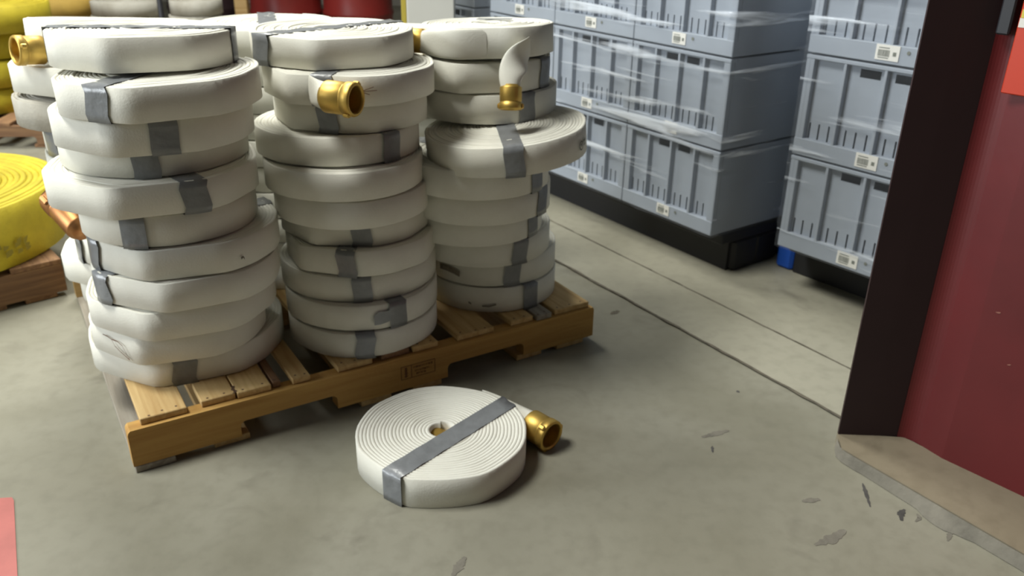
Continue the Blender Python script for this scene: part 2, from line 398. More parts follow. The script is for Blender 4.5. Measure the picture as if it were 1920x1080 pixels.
# concrete curb under the red wall with a rough grout fillet
b = MB(); b.slab([(0.747, 1.584), (0.9835, 1.243), (1.30, .787), (1.62, .80), (0.975, 1.545), (0.905, 1.632), (0.757, 1.645)], 0.0, 0.029)
put('trim_5', b.mesh('trim_5', M['curb']), kind='structure')
rng = random.Random(4)
ed = [Vector((0.752, 1.625)), Vector((0.747, 1.584)), Vector((0.9835, 1.243)), Vector((1.30, .787))]
T_, B2 = [], []
def lerp_path(t):
    L = [(ed[i + 1] - ed[i]).length for i in range(3)]; d = t * sum(L)
    for i in range(3):
        if d <= L[i] or i == 2: return ed[i].lerp(ed[i + 1], min(1, d / L[i])), (ed[i + 1] - ed[i]).normalized()
        d -= L[i]
for i in range(60):
    q, tg = lerp_path(i / 59); nrm = Vector((tg.y, -tg.x)); nrm = nrm if nrm.dot(Vector((-1, -.6))) > 0 else -nrm
    T_.append((q.x + nrm.x * .002, q.y + nrm.y * .002, .027)); k = .004 + .020 * min(1, i / 12) * (.5 + .8 * max(0, sin(i * .42 + .6)) * rng.uniform(.6, 1.2))
    B2.append((q.x + nrm.x * k, q.y + nrm.y * k, .0012))
b = MB(); n = 60; b.add(T_ + B2, [(i, n + i, n + i + 1, i + 1) for i in range(n - 1)])
put('trim_6', b.mesh('trim_6', M['grout'], True), kind='structure')

# stains and drips on the floor
def stain(pts, wdt, mt='stain', z=.0006):
    rng = random.Random(int(abs(pts[0][0]) * 1e4)); L_, R_ = [], []
    pts = [Vector(q) for q in pts]
    N_ = 14
    for i in range(N_):
        t = i / (N_ - 1) * (len(pts) - 1); k = min(int(t), len(pts) - 2); q = pts[k].lerp(pts[k + 1], t - k); tg = (pts[k + 1] - pts[k]).normalized(); nv = Vector((-tg.y, tg.x))
        ww = wdt * rng.uniform(.55, 1.1) * (.35 + sin(PI * min(1, max(0, (i + .5) / N_))))
        L_.append((q.x + nv.x * ww, q.y + nv.y * ww, z)); R_.append((q.x - nv.x * ww, q.y - nv.y * ww, z))
    b = MB(); b.add(L_ + R_, [(i, N_ + i, N_ + i + 1, i + 1) for i in range(N_ - 1)])
    put('stain', b.mesh('stain', M[mt]), floor, label='dark stain on the concrete')
stain([(0.766, 1.497), (0.762, 1.47), (0.753, 1.418)], .0035)
stain([(0.822, 1.412), (0.808, 1.398), (0.801, 1.376)], .0055)
stain([(0.842, 1.399), (0.842, 1.385), (0.828, 1.374)], .0035, 'grout')
stain([(0.895, 1.362), (0.883, 1.34), (0.868, 1.318)], .0045, 'grout')
stain([(0.60, 1.300), (0.64, 1.318), (0.675, 1.345)], .009, 'grout')
stain([(0.615, 1.432), (0.655, 1.44)], .006, 'grout')
stain([(0.463, 1.60), (0.467, 1.625)], .003)
stain([(0.579, 1.865), (0.587, 1.868)], .004)
stain([(0.30, 2.30), (0.328, 2.325)], .009, 'crack')
stain([(0.45, 1.66), (0.52, 1.69)], .007, 'grout')
stain([(-.1, 1.20), (-.08, 1.25)], .008, 'grout')

# back wall of the store
b = MB(); b.box((-8, 10.2, 0), (5.5, 10.4, 4.2)); put('wall_back', b.mesh('wall_back', M['back_wall']), kind='structure')

# faded red floor marking at the lower left
rng = random.Random(2)
b = MB(); q = [(-1.045, 1.396), (-1.022, 1.399), (-1.013, 1.390), (-0.893, 1.1805), (-.80, 1.02), (-.90, .96), (-1.15, 1.385)]
b.slab(q, .0002, .0016); o = thing('floor_marking', 'faded red strip of floor marking tape at the lower left', 'marking', me=b.mesh('floor_marking', M['red_tape']))

# ================================================================ PALLETS
TH = 0.557
E = Vector((cos(TH), sin(TH))); N = Vector((-sin(TH), cos(TH))); O = Vector((-0.8043, 1.4874))
def stringer_poly(L=1.219, a=.231, n_=.230, z0=.016, z1=.105, d=.038, r=.013):
    def notch(x0, x1):
        p = [(x0, z0), (x0, z0 + d - r)]
        for k in range(1, 4): t = k / 3 * PI / 2; p.append((x0 + r - r * cos(t), z0 + d - r + r * sin(t)))
        for k in range(0, 3): t = k / 3 * PI / 2; p.append((x1 - r + r * sin(t), z0 + d - r + r * cos(t)))
        p += [(x1, z0 + d - r), (x1, z0)]; return p
    return [(0.002, z1 - .004), (0, z1 - .01), (0, z0)] + notch(a, a + n_) + notch(L - a - n_, L - a) + [(L, z0), (L, z1 - .008), (L - .004, z1), (.006, z1)]
def pallet(label, origin, th, boards, seed, woodS, woodB, group=None, woodBottom=None, depth=1.016, L=1.219):
    rng = random.Random(seed)
    root = thing('wooden_pallet', label, 'pallet', (origin[0], origin[1], 0), (0, 0, th), group)
    for y in (0, depth / 2 - .019, depth - .038):
        b = MB(); b.prism(stringer_poly(L), 0, .038); put('stringer', b.mesh('stringer', M[woodS if y == 0 else woodB]), root, (0, y, 0))
    for (s0, s1, y0, y1, mt) in boards:
        b = MB(); ln = y1 - y0; wd_ = s1 - s0
        b.box((0, -wd_ / 2, 0), (ln, wd_ / 2, .0155), .0015)
        put('deck_board', b.mesh('deck_board', M[mt]), root, ((s0 + s1) / 2, y0, .1052), (0, 0, PI / 2 + rng.uniform(-.004, .004)))
    for kb, (s0, s1, y0) in enumerate(((.002, .085, -.002), (.17, .25, .006), (.52, .60, .0), (.66, .74, .0), (.97, 1.05, .005), (1.10, 1.19, .004))):
        b = MB(); b.box((0, -(s1 - s0) / 2, 0), (depth, (s1 - s0) / 2, .0155), .0015)
        put('bottom_board', b.mesh('bottom_board', M['wood_grey' if kb == 0 else woodBottom or woodB]), root, ((s0 + s1) / 2, y0, .0003), (0, 0, PI / 2))
    nb = MB()
    for (s0, s1, y0, y1, mt) in boards:
        for yy in (max(y0 + .010, .012), depth / 2, depth - .02):
            for k in range(2 if s1 - s0 < .08 else 3):
                x = s0 + (s1 - s0) * (k + .5) / (2 if s1 - s0 < .08 else 3) + rng.uniform(-.006, .006); y = yy + rng.uniform(-.004, .006)
                nb.add([(x + .0028 * cos(a), y + .0028 * sin(a), .1211) for a in np.linspace(0, 2 * PI, 6, endpoint=False)], [tuple(range(6))])
    put('nail_heads', nb.mesh('nail_heads', M['nail']), root, kind='stuff')
    return root
front = [(.030, .126, .012, 1.014, 'wood'), (.158, .232, .018, 1.01, 'wood'), (.236, .312, .014, 1.015, 'wood'), (.318, .336, .02, 1.0, 'wood_old'), (.362, .404, .012, 1.012, 'wood'),
         (.472, .560, .012, 1.01, 'wood'), (.585, .660, .016, 1.013, 'wood_old'), (.668, .738, .012, 1.0, 'wood'), (.793, .900, .010, 1.012, 'wood'), (.955, 1.024, .013, 1.01, 'wood'),
         (1.032, 1.080, .006, 1.0, 'wood_grey'), (1.092, 1.207, .010, 1.014, 'wood')]
pal = pallet('light new wooden pallet carrying the stacks of white hose rolls', O, TH, front, 1, 'wood_orange', 'wood', woodBottom='wood')
sq = MB()
pz = [(.232, .052), (.236, .046), (.230, .034), (.236, .024), (.228, .017)]
for (x0, y0), (x1, y1) in zip(pz[:-1], pz[1:]): sq.add([(x0 - .003, y0, .1212), (x0 + .003, y0, .1212), (x1 + .003, y1, .1212), (x1 - .003, y1, .1212)], [(0, 1, 2, 3)])
put('wood_split', sq.mesh('wood_split', M['nail']), pal, label='dark split in the deck boards')
# inked stamp on the front stringer: a box with a divided cell, an upright mark and faint lettering
sb = MB()
def ink(x0, x1, z0, z1): sb.box((x0, -.0008, z0), (x1, .0004, z1))
sx0, sx1, sz0, sz1, t_ = .628, .722, .044, .081, .0011
for q in ((sx0, sx1, sz0, sz0 + t_), (sx0, sx1, sz1 - t_, sz1), (sx0, sx0 + t_, sz0, sz1), (sx1 - t_, sx1, sz0, sz1), (sx0 + .028, sx0 + .028 + t_, sz0, sz1)): ink(*q)
for k in range(6): ink(sx0 + .009 + .001 * (k % 2), sx0 + .018 - .001 * (k % 2), sz0 + .006 + k * .0045, sz0 + .0082 + k * .0045)
ink(sx0 + .013, sx0 + .0142, sz0 + .004, sz1 - .004)
rng = random.Random(8)
for r_, (zz, hh) in enumerate(((sz1 - .012, .006), (sz1 - .022, .005), (sz0 + .006, .006))):
    x = sx0 + .034 + r_ * .004
    while x < sx1 - .010 - r_ * .008:
        wv = rng.uniform(.0018, .0040)
        ink(x, x + .0009, zz, zz + hh)
        if rng.random() < .6: ink(x, x + wv, zz + rng.choice((0, hh / 2, hh - .001)), zz + rng.choice((0, hh / 2, hh - .001)) + .001)
        x += wv + .0016
put('ink_stamp', sb.mesh('ink_stamp', M['ink']), pal, label='brown inked stamp box with faint mark and lettering', kind='stuff')

std = [(.0, .14, 0, 1.016, 'wood_old'), (.19, .28, .004, 1.01, 'wood_old'), (.33, .42, .0, 1.01, 'wood_old'), (.48, .57, .005, 1.01, 'wood_old'), (.64, .73, .0, 1.01, 'wood_old'), (.79, .88, .0, 1.01, 'wood_old'), (.93, 1.02, .002, 1.01, 'wood_old'), (1.08, 1.219, .0, 1.016, 'wood_old')]
TH2 = .73; E2 = Vector((cos(TH2), sin(TH2))); N2 = Vector((-sin(TH2), cos(TH2))); c2 = Vector((-1.375, 2.372)); O2 = c2 - E2 * 1.219
pallet('old brown wooden pallet under the nearest yellow hose roll at left', O2, TH2, std, 2, 'wood_old', 'wood_old')
pallet('brown wooden pallet under the tall yellow hose stack behind', (-3.30, 3.92), .10, std, 3, 'wood_old', 'wood_old')

# ================================================================ WHITE HOSE ROLLS
ROLLS = [
('LF', -0.765, 1.783, 0.183, 0.821, 0.07, 0.12, 4.721),
('LF', -0.715, 1.717, 0.196, 0.751, 0.07, 4.437, 4.796),
('LF', -0.748, 1.742, 0.199, 0.681, 0.07, 5.18, 4.68),
('LF', -0.797, 1.84, 0.201, 0.611, 0.07, 4.997, None),
('LF', -0.793, 1.801, 0.223, 0.541, 0.07, 5.456, 4.702),
('LF', -0.772, 1.803, 0.192, 0.471, 0.07, 4.702, None),
('LF', -0.747, 1.805, 0.208, 0.401, 0.07, 3.86, 4.652),
('LF', -0.746, 1.792, 0.203, 0.331, 0.07, 3.98, 4.821),
('LF', -0.771, 1.803, 0.209, 0.261, 0.07, None, 4.712),
('LF', -0.792, 1.809, 0.199, 0.191, 0.07, None, 4.622),
('LF', -0.8, 1.864, 0.229, 0.121, 0.07, 5.013, 4.732),
('M', -0.425, 2.014, 0.19, 0.7983, 0.0677, 3.93, 4.719),
('M', -0.384, 1.975, 0.197, 0.7305, 0.0677, 4.577, 4.181),
('M', -0.39, 2.004, 0.186, 0.6628, 0.0677, 4.6, 4.076),
('M', -0.421, 1.986, 0.197, 0.5951, 0.0677, 5.559, None),
('M', -0.403, 1.941, 0.188, 0.5274, 0.0677, None, None),
('M', -0.392, 1.949, 0.186, 0.4596, 0.0677, None, None),
('M', -0.398, 2.014, 0.186, 0.3919, 0.0677, 4.969, 4.33),
('M', -0.387, 1.998, 0.192, 0.3242, 0.0677, 4.713, 4.049),
('M', -0.397, 2.017, 0.2, 0.2565, 0.0677, 4.926, None),
('M', -0.389, 1.991, 0.197, 0.1887, 0.0677, 5.346, None),
('M', -0.388, 1.981, 0.196, 0.121, 0.0677, 4.914, None),
('R', -0.074, 2.187, 0.17, 0.787, 0.074, None, 4.268),
('R', -0.096, 2.206, 0.188, 0.713, 0.074, 5.853, 4.506),
('R', -0.079, 2.215, 0.188, 0.639, 0.074, 5.34, None),
('R', -0.019, 2.057, 0.203, 0.565, 0.074, 4.825, None),
('R', -0.099, 2.078, 0.188, 0.491, 0.074, 5.694, None),
('R', -0.093, 2.105, 0.188, 0.417, 0.074, 5.8, None),
('R', -0.109, 2.152, 0.188, 0.343, 0.074, 5.754, None),
('R', -0.085, 2.195, 0.188, 0.269, 0.074, 5.316, None),
('R', -0.065, 2.242, 0.188, 0.195, 0.074, 5.072, None),
('R', -0.062, 2.234, 0.188, 0.121, 0.074, 5.364, None),
]
ORD = ['topmost', 'second', 'third', 'fourth', 'fifth', 'sixth', 'seventh', 'eighth', 'ninth', 'tenth', 'bottom']
STACK = {'LF': 'front left stack', 'M': 'front middle stack', 'R': 'front right stack'}
CNT = {'LF': 11, 'M': 11, 'R': 10}
NOTE = {('LF', 1): 'creased side, tape only at far right', ('LF', 2): 'with shiny grey tape at its left', ('LF', 3): 'with wide grey tape right of centre', ('LF', 4): 'sunk back with grey tape at centre',
        ('LF', 5): 'wide and jutting out, grey tape at right', ('LF', 6): 'set back, grey tape left of centre', ('LF', 7): 'with tape far round its left side', ('LF', 8): 'creased, narrow tape at left',
        ('LF', 9): 'with a sharp crease and no tape', ('LF', 10): 'with brown dirt marks and no tape', ('LF', 11): 'resting on the pallet boards, tape at centre',
        ('M', 1): 'with tape across its far left', ('M', 2): 'with a brass coupling sticking out in front', ('M', 3): 'with grey tape just under the brass coupling', ('M', 4): 'with grey tape near its right end',
        ('M', 5): 'plain and untaped, jutting forward', ('M', 6): 'plain and untaped, half hidden from above', ('M', 7): 'with grey tape right of centre', ('M', 8): 'with slanting grey tape left of centre',
        ('M', 9): 'with grey tape at centre', ('M', 10): 'with torn grey tape flap at right', ('M', 11): 'resting on the pallet, grey tape at centre',
        ('R', 1): 'with a brass coupling at its left', ('R', 2): 'with tape at its right edge', ('R', 3): 'behind the hanging brass coupling', ('R', 4): 'large, tilted, sticking out, shiny tape',
        ('R', 5): 'under the tilted roll, tape at right edge', ('R', 6): 'with dark tape at its right edge', ('R', 7): 'thin-looking, tape end at right', ('R', 8): 'with grey tape right of centre', ('R', 9): 'dark smudge at left, tape at right', ('R', 10): 'resting on the pallet, tape at right'}
roots = {}
idx = {'LF': 0, 'M': 0, 'R': 0}
for k, (st, x, y, R, z0, th, ta, ca) in enumerate(ROLLS):
    idx[st] += 1; i = idx[st]; last = i == CNT[st]
    od = 'bottom' if last else ORD[i - 1]
    lab = 'white hose roll, %s in %s, %s' % (od, STACK[st], NOTE[(st, i)])
    tilt = (0, 0); z = z0
    if (st, i) == ('R', 4): tilt = (.03, -.085)
    if (st, i) == ('R', 1): tilt = (-.045, -.03)
    if (st, i) == ('LF', 1): tilt = (-.035, 0)
    if (st, i) == ('LF', 2): tilt = (0, -.02)
    root, out = hose_roll(lab, x, y, R, z + .0005, th - .0035, ta, ca, 10 + k, tilt, amt=1.0 if ca else .8, seg=66 if ca else 40, width=.052 if st == 'LF' else .046, wr=1.0)
    roots[(st, i)] = (root, out, R, th - .0035)

def local(root, p): 
    bpy.context.view_layer.update(); return root.matrix_world.inverted() @ Vector(p)
# brass coupling and taped tail of the second middle roll
root = roots[('M', 2)][0]
s = Vector((-.384, 1.975, .7305))
put('hose_tail', tail_mesh([Vector((-.432, 1.795, .765)) - s, Vector((-.418, 1.772, .765)) - s, Vector((-.405, 1.760, .761)) - s, Vector((-.388, 1.7525, .7605)) - s], .060, .0285, (0, 0, 1), power=2.2), root)
coupling_parts(root, Vector((-.389, 1.7525, .7605)) - s, (.077, -.030, -.001), R=.0335, L=.070, roll=.9)
# short loose threads by the mouth
tb = MB()
for a, l in ((.35, .03), (.1, .035), (-.3, .02)):
    tb.box((0, -.0006, -.0006), (l, .0006, .0006), 0, Matrix.Rotation(-a, 3, 'Y'), Vector((-.322, 1.768, .768)) - s)
put('loose_threads', tb.mesh('loose_threads', M['ink']), root, kind='stuff')
# torn tape flap on the tenth middle roll
root, out, R, h = roots[('M', 10)]
rows = []
for aa in np.linspace(5.03, 5.24, 7):
    r = rad(out, R, aa) + .0016; f = (aa - 5.03) / .21
    rows.append([(r * cos(aa), r * sin(aa), zz) for zz in (h * (.35 - .02 * f) - .006 * sin(9 * aa), h * (.55 + .05 * f), h * (.62 + .25 * f) + .005 * sin(25 * aa))])
put('tape_flap', grid_mesh('tape_flap', rows, M['tape']), root, label='torn end of grey tape')
# small tape piece hanging at the seventh right roll is its tape band; hanging tail and coupling belong to the third right roll
root = roots[('R', 3)][0]; s = Vector((-.079, 2.215, .639))
def wv(t): return Vector((.25, .85, -.3)).lerp(Vector((1, .05, .1)), min(1, t * 1.3))
put('hose_tail', tail_mesh([Vector((.030, 2.042, .822)) - s, Vector((.012, 2.018, .800)) - s, Vector((-.020, 1.995, .785)) - s, Vector((-.0107, 1.985, .735)) - s], .074, .0215, wv, power=2.2), root, label='twisted white hose end above the coupling')
coupling_parts(root, Vector((-.0107, 1.985, .740)) - s, (0, -.30, -.95), R=.026, L=.052, roll=.2)
# coupling at the left of the topmost right roll
root = roots[('R', 1)][0]; s = Vector((-.074, 2.187, .787))
coupling_parts(root, Vector((-.222, 2.110, .822)) - s, (-.9, .15, .05), R=.029, L=.055, roll=.2)
out1, R1 = roots[('R', 1)][1:3]
pl = []
for aa in np.linspace(4.75, 3.78, 10):
    f = (4.75 - aa) / .97; r = rad(out1, R1, aa) - .0055 + .0135 * min(1, f * 2)
    pl.append(Vector((r * cos(aa), r * sin(aa), .034)))
pl.append(Vector((-.150, -.080, .034)))
put('hose_tail', tail_mesh(pl, .068, .026, (0, 0, 1), n=20, power=5), root)
# small dark tape scrap on top of it
b = MB(); b.box((-.045, -.012, 0), (.045, .012, .0014), 0, Matrix.Rotation(-.25, 3, 'Z'), (.02, .05, .0735)); put('tape_scrap', b.mesh('tape_scrap', M['tape']), root, label='scrap of grey tape on top')
# round printed mark on the right end of the large tilted roll
root, out, R, h = roots[('R', 4)]
mk = MB(); ca_, zc = 5.80, h * .47
def onside(a, z): r = rad(out, R, a) + .0012; return (r * cos(a), r * sin(a), z)
ring = []
for k in range(18):
    t = 2 * PI * k / 18
    for rr in (.0115, .0085): ring.append(onside(ca_ + rr * cos(t) / R, zc + rr * sin(t)))
mk.add(ring, [(2 * k, 2 * ((k + 1) % 18), 2 * ((k + 1) % 18) + 1, 2 * k + 1) for k in range(18)])
for (a0, a1, za, zb2) in ((-.024, -.012, -.002, .004), (.0, .02, -.004, .004), (.075, .15, .002, .009), (.085, .13, -.006, -.001)):
    mk.add([onside(ca_ + a0, zc + za), onside(ca_ + a1, zc + za + .003), onside(ca_ + a1, zc + zb2 + .003), onside(ca_ + a0, zc + zb2)], [(0, 1, 2, 3)])
put('printed_mark', mk.mesh('printed_mark', M['print']), root, label='round dark print mark')
# brown dirt scratches on the tenth left roll and dark smudges on others
def smudge(key, segs, mt='ink', wdt=.0012):
    root, out, R, h = roots[key]
    for pts in segs:
        b = MB()
        for (a0, z0), (a1, z1) in zip(pts[:-1], pts[1:]):
            f = lambda a, z: (lambda r: (r * cos(a), r * sin(a), z))(rad(out, R, a) + .0011)
            b.add([f(a0, z0 * h - wdt), f(a1, z1 * h - wdt), f(a1, z1 * h + wdt), f(a0, z0 * h + wdt)], [(0, 1, 2, 3)])
        put('dirt_mark', b.mesh('dirt_mark', M[mt]), root, label='brown dirt mark')
smudge(('LF', 10), [[(4.05, .80), (4.12, .78), (4.2, .72), (4.3, .72), (4.38, .62), (4.42, .40), (4.47, .15)], [(4.2, .72), (4.24, .5), (4.33, .35), (4.47, .15)]])
smudge(('LF', 7), [[(5.62, .38), (5.645, .42), (5.66, .33)]], 'hose_dirt', .0025)
smudge(('R', 10), [[(4.42, .42), (4.46, .36)], [(4.62, .30), (4.72, .30), (4.82, .38)]], 'grout', .0025)
smudge(('R', 9), [[(3.95, .55), (4.08, .55), (4.2, .5), (4.3, .42)]], 'hose_dirt', .008)

# floor roll in front of the pallet
FR = Vector((-.1515, 1.570)); fh = .0715
root, out = hose_roll('white hose roll lying alone on the floor with grey tape across its top', FR.x, FR.y, .1905, .0003, fh, None, -1.88, 77, amt=.5, group='single roll', end=.52, r_in=.032, seg=56, jit=.0004, fill=1.03)
del root['group']
# tape band runs from front left to back right over the hub side
pa, pb = Vector((-.2445, 1.398)), Vector((-.0055, 1.683)); pd = (pb - pa).normalized(); phi = math.atan2(pd.y, pd.x); nvv = Vector((-sin(phi), cos(phi)))
off = ((pa + pb) / 2 - FR).dot(nvv)
put('tape_band', tape_mesh(.1905, fh, out, phi, .050, off=off, gap=.0018, slant=.0, wr=1.6), root, label='grey duct tape band across the roll')
put('hose_tail', tail_mesh([(.085, .178, .034), (.128, .156, .034), (.166, .112, .034), (.203, .074, .037)], .062, .030, (0, 0, 1)), root)
coupling_parts(root, Vector((.200, .0765, .0375)), (.72, -.69, -.03), R=.0355, L=.066, roll=1.2, lugs=3)
# brass end in the hub
hb = MB(); hb.lathe([(.0, .0), (.022, .0), (.022, .030), (.0255, .031), (.0255, .052), (.018, .052), (.018, .02), (0, .02)], 24, 'x')
put('inner_coupling', hb.mesh('inner_coupling', M['brass'], True), root, (-.022, .026, .040), (0, .22, -.55), label='brass end in the hub')

# ---- rear row on the same pallet
def EN(u, v): q = O + E * u + N * v; return q.x, q.y
LB = [(.183, .822, None, (.0, 0), 'its front edge raised'), (.132, .737, None, (0, 0), 'bulging far left below the brass coupling'), (.128, .657, None, (0, 0), 'grey and dull, far left'), (.176, .584, 4.10, (0, 0), 'with tape on its left side'),
      (.172, .512, None, (0, 0), 'above the dark brass coupling'), (.215, .441, None, (0, 0), 'beside the dark brass coupling'), (.215, .369, None, (0, 0), 'hidden behind the front stack'), (.200, .293, 3.9, (0, 0), 'with tape low on its left side'), (.155, .223, None, (0, 0), 'sticking out at left'), (.188, .1545, None, (0, 0), 'low at the left')]
for k, (u, zm, ta, tl, note) in enumerate(LB):
    x, y = EN(u, .735 if k > 7 else .672); od = ORD[k] if k < 9 else 'bottom'
    tilt = (0, 0)
    if k == 0:
        ax = .115; tilt = (-ax, 0.0)
    r_, o_ = hose_roll('white hose roll, %s in rear left stack, %s' % (od, note), x, y, .19, zm - .033, .066, ta, 3.9 if k in (1, 8) else None, 200 + k, tilt, mt='hose_old' if k == 2 else 'hose', seg=32)
    roots[('LB', k + 1)] = (r_, o_, .19, .066)
root = roots[('LB', 1)][0]; s = root.location
coupling_parts(root, Vector((-1.085, 1.985, .786)) - s, (-.66, -.75, .0), R=.032, L=.060, roll=.3, lugs=2)
root = roots[('LB', 6)][0]; s = root.location
q = Vector((-1.022, 1.838, .4515))
coupling_parts(root, q + Vector((.032, -.022, -.016)) - s, (-.106, .084, .055), R=.032, L=.125, mt='brass_dark', roll=.5, lugs=2)
mshared = None
for st, u, n, ztop, nm in (('MB', .575, 10, .832, 'rear middle stack'), ('RB', .985, 9, .782, 'rear right stack')):
    t = (ztop - .121) / n
    for k in range(n):
        z = ztop - (k + 1) * t; rr = random.Random(k * 3 + n)
        x, y = EN(u + rr.uniform(-.012, .012), .672 + rr.uniform(-.01, .01))
        if k == 0 or mshared is None:
            r_, o_ = hose_roll('white canvas hose roll, topmost of the %s' % nm, x, y, .185, z + .0005, t - .0035, 5.0 if st == 'MB' else None, None, 300 + n, seg=32)
            mshared = r_
        else:
            r_ = mshared.copy(); C.objects.link(r_); r_.location = (x, y, z + .0005)
            for ch in list(mshared.children):
                if ch.name.startswith('tape'): continue
                c_ = ch.copy(); C.objects.link(c_); c_.parent = r_; c_.rotation_euler.z = k * 1.3
            r_['label'] = 'white hose roll, %s in %s, hidden behind front rolls' % ('bottom' if k == n - 1 else ORD[k], nm)
        if k == n - 1: mshared = None

# ================================================================ YELLOW HOSE AND THINGS BEHIND
yr, yo = hose_roll('wide yellow hose roll lying on the old pallet at the left edge', -1.828, 2.468, .40, .1212, .182, None, None, 400, group=None, mt='yellow', name='yellow_hose_roll', pitch=.018, r_in=.05, seg=44, jit=.006, fill=.90, amt=.4, end=3.6)
b = MB(); rng = random.Random(3)
for k, a in enumerate(np.linspace(5.28, 5.95, 9)):
    if k in (3,): continue
    for j in range(3):
        aa = a + rng.uniform(-.012, .02); z0 = .045 + rng.uniform(-.008, .022); r = rad(yo, .40, aa) + .0018
        f = lambda a_, z_: (r * cos(a_), r * sin(a_), z_)
        b.add([f(aa, z0), f(aa + rng.uniform(.02, .05), z0 + .004), f(aa + .045, z0 + rng.uniform(.01, .022)), f(aa + .004, z0 + .016)], [(0, 1, 2, 3)])
put('faded_print', b.mesh('faded_print', mat('faded_print_ink', (0.30, 0.24, 0.03), .8)), yr, label='smeared dark print on yellow hose', kind='stuff')
hose_roll('smaller yellow hose roll just behind the wide one', -2.35, 3.07, .33, .1212, .185, None, None, 401, group=None, mt='yellow', name='yellow_hose_roll', pitch=.018, r_in=.05, seg=40, jit=.006, fill=.9, amt=.4)
for k, (dx, R, z, h) in enumerate(((-.10, .36, .1215, .118), (-.07, .355, .248, .122), (-.09, .35, .380, .118), (-.03, .37, .507, .125))):
    hose_roll('yellow hose roll, %s of the tall yellow stack behind at upper left' % ('bottom', 'second from bottom', 'third from bottom', 'topmost')[k], -2.715 + dx, 4.42, R, z, h, None, None, 410 + k, group='tall yellow hose stack', mt='yellow', name='yellow_hose_roll', pitch=.018, r_in=.05, seg=40, jit=.005, fill=.9, amt=.6)

# pile of older hose rolls further back, on its own pallet
pallet('dark wooden pallet far behind under old hose rolls', (-3.02, 5.22), .03, [(a * 1.27, b * 1.27, c, d, e) for a, b, c, d, e in std], 5, 'wood_old', 'wood_old', L=1.55)
def pile(x, y, R, n, t, top_label, mt, seed, nm='old_hose_roll', z0=.1215):
    for k in range(n):
        lab = top_label if k == n - 1 else top_label.replace('on top', '%s below the top' % ['first', 'second', 'third', 'fourth', 'fifth', 'sixth', 'seventh'][n - 2 - k])
        hose_roll(lab, x + .01 * ((k * 7) % 3 - 1), y, R, z0 + k * t, t - .004, None, None, seed + k, group='old hose rolls on the far pallet', mt=mt, name=nm, pitch=.016, r_in=.04, seg=26, jit=.006, fill=.85, amt=1.6)
pile(-2.36, 5.34, .205, 5, .086, 'greyed white hose roll on top of the far left pile', 'hose_old', 500)
pile(-1.97, 5.43, .165, 5, .086, 'greyed white hose roll on top of the far right pile', 'hose_old', 520)
hose_roll('tan hose roll behind the white stacks, next to the yellow ones', -2.80, 5.36, .20, .1215, .105, None, None, 540, group='tan hose rolls', mt='tan', name='tan_hose_roll', pitch=.018, seg=28, amt=1.2)
for k in range(1, 4):
    hose_roll('tan hose roll behind the white stacks, %s from its bottom' % ('second', 'third', 'topmost')[k - 1], -2.80 + .012 * k, 5.36, .20, .1215 + k * .109, .105, None, None, 540 + k, group='tan hose rolls', mt='tan', name='tan_hose_roll', pitch=.018, seg=28, amt=1.2)

def drum(label, x, y, mt, R=.288, h=.88, ring='steel'):
    root = thing('steel_drum', label, 'drum', (x, y, 0), group=None)
    pr = [(R * .96, .02), (R * .96, .0), (R * 1.02, .0), (R * 1.02, .022), (R, .03), (R, .09)]
    for zc in (.30, .585):
        pr += [(R, zc - .03), (R * 1.035, zc - .006), (R * 1.035, zc + .006), (R, zc + .03)]
    pr += [(R, h - .04), (R * 1.02, h - .022), (R * 1.02, h), (R * .97, h), (R * .965, h - .02), (0, h - .02)]
    b = MB(); b.lathe(pr, 40); put('drum_body', b.mesh('drum_body', M[mt], True), root)
    b = MB(); b.lathe([(.0, h - .018), (.035, h - .018), (.035, h - .002), (0, h - .002)], 16); put('bung_cap', b.mesh('bung_cap', M[ring]), root, (R * .6, .05, 0))
    return root
drum('red steel drum at top centre, left of the pair', -1.832, 7.05, 'drum', R=.275)
drum('red steel drum at top centre, right of the pair', -1.262, 7.05, 'drum', R=.270)
drum('black steel drum left of the red drums', -2.55, 7.25, 'dark_drum')
b = MB(); b.box((-.045, -.03, 0), (.045, .03, 1.4), .004)
thing('timber_post', 'pale upright timber post beside the red drums', 'post', (-1.955, 6.30, 0), me=b.mesh('timber_post', M['wood']))
root = thing('pole_stand', 'thin black pole on a round foot behind the hose stacks', 'pole', (-1.91, 4.74, 0))
b = MB(); b.lathe([(0, 0), (.085, 0), (.085, .012), (.03, .022), (.0, .022)], 24); put('foot', b.mesh('foot', M['steel'], True), root)
b = MB(); b.lathe([(.014, .02), (.014, 1.5), (0, 1.5)], 12); put('pole', b.mesh('pole', M['steel'], True), root, rot=(0, .0, 0))

# white steel column behind the right stack
root = thing('steel_column', 'white steel column with yellow corner strip behind the right hose stack', 'column', (-.357, 3.64, 0), (0, 0, .03))
b = MB(); b.box((-.096, .0, .012), (.100, .12, 2.6), .004); put('shaft', b.mesh('shaft', M['white_paint']), root)
b = MB(); b.box((-.13, -.03, 0), (.11, .13, .012), .002); put('base_plate', b.mesh('base_plate', M['steel']), root)
b = MB(); b.box((-.118, .004, .013), (-.097, .03, 2.6), .002); put('corner_guard', b.mesh('corner_guard', M['yellow_paint']), root, label='yellow corner strip')

